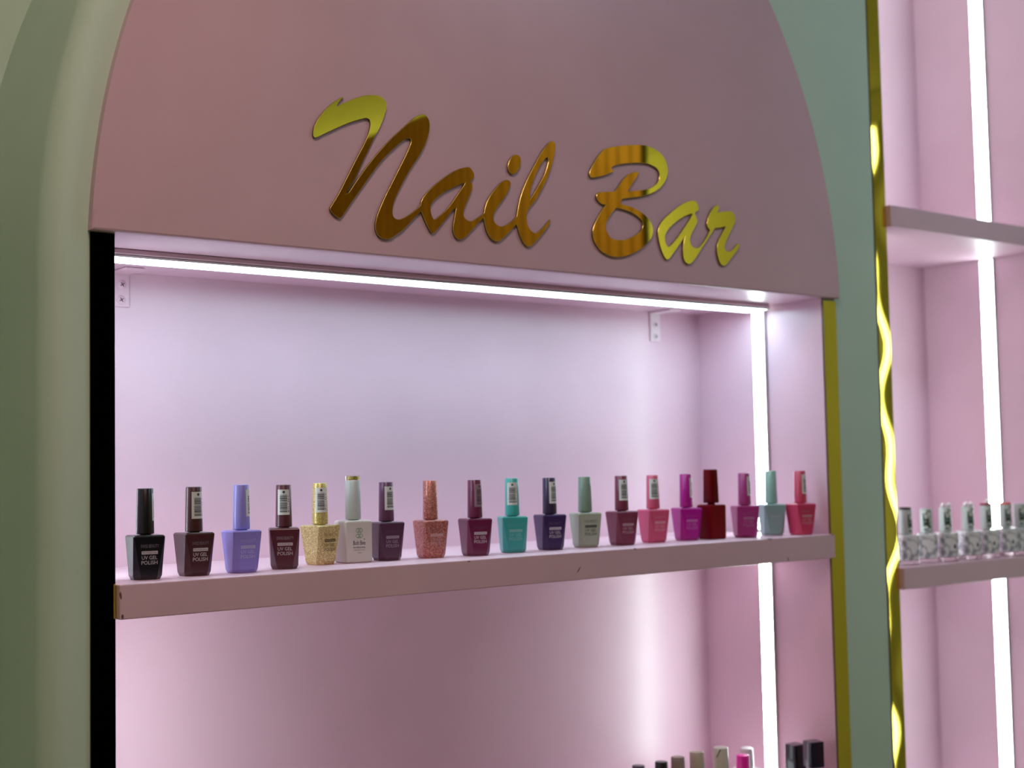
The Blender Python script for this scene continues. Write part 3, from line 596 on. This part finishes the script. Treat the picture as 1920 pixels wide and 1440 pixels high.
def lobe(sx, sz):
    out, inn = [], []
    n = 10
    for (w_, h_, ox, acc) in ((0.0036, 0.0050, 0.0004, out), (0.0022, 0.0034, 0.0012, inn)):
        zc = 0.0029
        acc += [(ox, zc-h_/2), (ox, zc+h_/2)] + [(ox+0.3*w_+(0.7*w_)*math.cos(PI/2-PI*k/n), zc+h_/2*math.sin(PI/2-PI*k/n)) for k in range(n+1)]
    m = len(out); v = [(sx*a, sz*c) for a, c in out+inn]
    return v, [[k, (k+1) % m, (k+1) % m+m, k+m] for k in range(m)]
flat_print('clover_logo', [(lobe(sx, sz), 0.0318, 0.0) for sx in (1, -1) for sz in (1, -1)], -0.01593, b, M['irid'])
link('neck', neck_me(0.006, 0.003), t, M['white_cap']).location = (0, 0, HB)
c = link('cap', me_of(cap_bm(0.0086, 0.0080, 0.0420), 'cap', 40), t, M['white_cap']); c.location = (0, 0, HB+0.0008)
bm = bmesh.new(); lathe(bm, [(0, 0.0001), (0.0079, 0.0001), (0.0079, 0.0055), (0.0074, 0.0058), (0, 0.0058)], 40)
o = link('clear_top', me_of(bm, 'clear_top', 40), c, M['glass']); o.location = (0, 0, 0.0420)
bm = bmesh.new(); lathe(bm, [(0, 0.0006), (0.0052, 0.0006), (0.0052, 0.0048), (0, 0.0048)], 32)
o = link('gold_disc', me_of(bm, 'gold_disc', 40), c, M['gold_glit']); o.location = (0.0006, 0, 0.0420)

# dark red plain bottle
t = tag(empty('polish_bottle', (0.8361, 0.062, 0.0019), math.radians(-3.1)), 'tall plain dark red bottle with a straight body and no print', 'bottle', GB)
rm = mat('dark_red_lacquer', sr(112,1,12), 0.4, spec=0.15); rm2 = mat('dark_red_cap', sr(98,1,10), 0.4, spec=0.15)
link('body', square_body(0.0136, 0.0012, 0.0450, 0.0004), t, rm)
link('neck', neck_me(0.005, 0.004), t, rm2).location = (0, 0, 0.045)
bm = bmesh.new(); loft(bm, [rsq(0.0078, 0.003, 0), rsq(0.0082, 0.003, 0.0006), rsq(0.0074, 0.003, 0.0434), rsq(0.0068, 0.003, 0.0440)])
c = link('cap', me_of(bm, 'cap', 35), t, rm2); c.location = (0, 0, 0.0470)

# bottles of the lower shelf: only the caps reach into the picture
GL = 'polish bottles on the lower shelf'
def low_bottle(x, y, top, col, capcol, label, r=0.0078, kind='round', bodycol=None):
    t = tag(empty('polish_bottle', (x, y, Z3+0.0002), random.uniform(-0.3, 0.1)), label, 'bottle', GL)
    H = top-Z3; hb = H*0.48
    if kind == 'square':
        hb = H-0.038
        gm = mat('pink_tinted_glass', (0.95, 0.80, 0.80), 0.05, Transmission_Weight=0.9, IOR=1.45)
        bm = bmesh.new(); loft(bm, [rsq(0.0105, 0.002, 0), rsq(0.0115, 0.002, 0.001), rsq(0.0115, 0.002, hb-0.006), rsq(0.0095, 0.002, hb-0.002), rsq(0.006, 0.002, hb)])
        link('body', me_of(bm, 'body', 35), t, gm)
        bm = bmesh.new(); loft(bm, [rsq(0.0098, 0.001, 0), rsq(0.0102, 0.001, 0.0005), rsq(0.0102, 0.001, 0.0335), rsq(0.0097, 0.001, 0.034)])
        link('cap', me_of(bm, 'cap', 35), t, lacquer('cap_lacquer', capcol, 0.15)).location = (0, 0, H-0.034)
        link('neck', neck_me(0.0055, H-0.034-hb), t, mat('pale_collar', (0.8, 0.72, 0.7), 0.3)).location = (0, 0, hb)
        return t
    link('body', ME_BODY.copy(), t, lacquer('polish_body', col, 0.3))
    link('neck', ME_NECK.copy(), t, lacquer('polish_neck', capcol, 0.3)).location = (0, 0, 0.042)
    bm = cap_bm(r+0.0008, r, H-0.0428, 0.0022 if kind == 'soft' else 0.0007)
    c = link('cap', me_of(bm, 'cap', 40), t, lacquer('polish_cap', capcol, 0.35)); c.location = (0, 0, 0.0428)
    return t
low_bottle(0.6923, 0.060, -0.2707, sr(40,30,60), sr(50,40,66), 'dark violet cap just showing, leftmost on the lower shelf')
low_bottle(0.7266, 0.055, -0.2700, sr(16,16,18), sr(16,16,18), 'black cap on the lower shelf beside the taupe cap')
low_bottle(0.7554, 0.055, -0.2680, sr(140,124,118), sr(146,130,124), 'taupe brown cap on the lower shelf right of the black cap', 0.0086)
low_bottle(0.7845, 0.050, -0.2650, sr(184,172,156), sr(184,172,156), 'beige cap on the lower shelf left of the cream cap', 0.0090)
cream = low_bottle(0.8281, 0.050, -0.2655, sr(200,198,186), sr(200,198,186), 'cream white cap marked with a dark slash on the lower shelf', 0.0095)
cap = next(o for o in cream.children if o.name.startswith('cap'))
vs = []; hc = -0.2655-Z3-0.0428
for k in range(7):                                   # the dark slash running down the side of the cream cap
    f = k/6; ang = -0.75-0.55*f; zz = hc-0.0012-0.0105*f; w_ = 0.0006
    for d in (-w_, w_): q = ang+d/0.0097; vs.append((0.0101*math.sin(q), -0.0101*math.cos(q), zz))
me = bpy.data.meshes.new('slash_mark'); me.from_pydata(vs, [], [(2*k, 2*k+2, 2*k+3, 2*k+1) for k in range(6)])
link('slash_mark', me, cap, M['ink'])
low_bottle(0.9300, 0.100, -0.2865, sr(206,200,204), sr(206,200,206), 'pale grey round-shouldered cap standing behind the hot pink cap', 0.0090, 'soft')
low_bottle(0.8797, 0.060, -0.2840, sr(226,20,160), sr(232,24,164), 'hot pink cap on the lower shelf left of the light strip', 0.0082)
low_bottle(0.9841, 0.060, -0.2835, None, sr(26,24,40), 'square black cap on the lower shelf just right of the light strip', kind='square')
low_bottle(0.9766, 0.022, -0.2735, None, sr(34,32,52), 'square black cap nearest the gold edging on the lower shelf', kind='square')

# white bottles of the second alcove
GW = 'white patterned polish bottles in the narrow right alcove'
wp = M['petal'] = mat('white_petal_print', (0.78, 0.80, 0.82), 0.25, coat=0.2)
n = noise(wp, 55, 3); n.inputs['Distortion'].default_value = 1.6
mottle(wp, n, (0.30, 0.32, 0.37), (0.84, 0.85, 0.87), 0.38, 0.52)
M['black_dot'] = flat('black_dot', (0.01, 0.01, 0.02)); M['white_dot'] = flat('white_dot', (0.8, 0.82, 0.85))
M['pearl'] = mat('pearl', (0.9, 0.87, 0.88), 0.12, coat=0.5)
lp = M['leaf'] = mat('grey_leaf_label', (0.7, 0.72, 0.7), 0.35)
mottle(lp, noise(lp, 190, 2), (0.03, 0.06, 0.05), (0.68, 0.72, 0.70), 0.46, 0.55)
ME_WB = square_body(0.0145, 0.004, 0.0370, 0.0008)
bm = bmesh.new(); loft(bm, [rsq(0.0130, 0.004, 0), rsq(0.0140, 0.004, 0.0008), rsq(0.0140, 0.004, 0.0058), rsq(0.0134, 0.004, 0.006)]); ME_WF = me_of(bm, 'glass_foot', 35)
M['foot'] = mat('clear_glass_foot', (0.92, 0.80, 0.84), 0.05, Transmission_Weight=0.8, IOR=1.4)
ME_WC = me_of(cap_bm(0.0094, 0.0088, 0.036), 'cap', 40)
def disc(bm, cx, cz, y, rx, rz_, n=20): bm.faces.new([bm.verts.new((cx+rx*math.cos(2*PI*k/n), y, cz+rz_*math.sin(2*PI*k/n))) for k in range(n)])
def patch_me(a0, a1, z0, z1, r0, r1, h, n=10):
    vs, fs = [], []
    for k in range(n+1):
        a = a0+(a1-a0)*k/n
        for z in (z0, z1):
            r = r0+(r1-r0)*z/h+0.00012; vs.append((r*math.sin(a), -r*math.cos(a), z))
    for k in range(n): fs.append((2*k, 2*k+2, 2*k+3, 2*k+1))
    me = bpy.data.meshes.new('leaf_label'); me.from_pydata(vs, [], fs)
    for p in me.polygons: p.use_smooth = True
    return me
ME_LEAF = patch_me(-0.5, 0.75, 0.004, 0.033, 0.0094, 0.0088, 0.036)
for (x, y, rz, top, dotx, lab_) in (
    (1.2144, 0.036, -20, 'black', None, 'white patterned bottle with a black cap top, half hidden by the gold edging'),
    (1.2675, 0.038, -50, 'plain', None, 'plain white-capped patterned bottle, second from the gold edging'),
    (1.3096, 0.034, -30, 'pearls', 0.009, 'white patterned bottle with two pearls on its cap, beside the plain-capped one'),
    (1.3641, 0.032, -22, 'pearls', 0.008, 'two-pearl white patterned bottle beside the crimson-rimmed one'),
    (1.4118, 0.031, -20, 'red_pearl', 0.004, 'white patterned bottle with a crimson-rimmed cap and one pearl, left of the light strip'),
    (1.4624, 0.030, -24, 'red', 0.004, 'white patterned bottle with an orange-red cap top, right of the light strip'),
    (1.4977, 0.028, -24, 'plain', 0.004, 'cream-capped patterned bottle at the right edge of the photo')):
    t = tag(empty('polish_bottle', (x, y, ZL+0.0002), math.radians(rz)), lab_, 'bottle', GW)
    link('glass_foot', ME_WF.copy(), t, M['foot'])
    b = link('body', ME_WB.copy(), t, M['petal']); b.location = (0, 0, 0.0061)
    if dotx is not None:
        bm = bmesh.new(); disc(bm, dotx-0.002, 0.016, -0.01453, 0.0036, 0.0070); obj('white_spot', bm, M['white_dot'], b)
        bm = bmesh.new(); disc(bm, dotx-0.002, 0.016, -0.01457, 0.0019, 0.0034); obj('black_spot', bm, M['black_dot'], b)
    link('neck', neck_me(0.006, 0.002), t, M['white_cap']).location = (0, 0, 0.0431)
    c = link('cap', ME_WC.copy(), t, M['white_cap']); c.location = (0, 0, 0.0442)
    l = link('leaf_label', ME_LEAF.copy(), c, M['leaf']); l.rotation_euler = (0, 0, 0.3 if x < 1.26 else -0.1)
    if top in ('black', 'red', 'red_pearl'):
        col = {'black': (0.01, 0.01, 0.01), 'red': sr(226,84,66), 'red_pearl': sr(150,30,60)}[top]
        bm = bmesh.new(); lathe(bm, [(0, 0), (0.0088, 0), (0.0086, 0.0028), (0.0080, 0.0032), (0, 0.0032)], 32)
        o = link('cap_top', me_of(bm, 'cap_top', 40), c, flat('cap_top_lacquer', col)); o.location = (0, 0, 0.0361)
    if top in ('pearls', 'red_pearl'):
        for px in ((-0.0045, 0.0048) if top == 'pearls' else (0.001,)):
            bm = bmesh.new(); bmesh.ops.create_uvsphere(bm, u_segments=16, v_segments=10, radius=0.0036)
            o = link('pearl', me_of(bm, 'pearl', 180), c, M['pearl']); o.location = (px, -0.002, (0.0395 if top == 'pearls' else 0.0425))
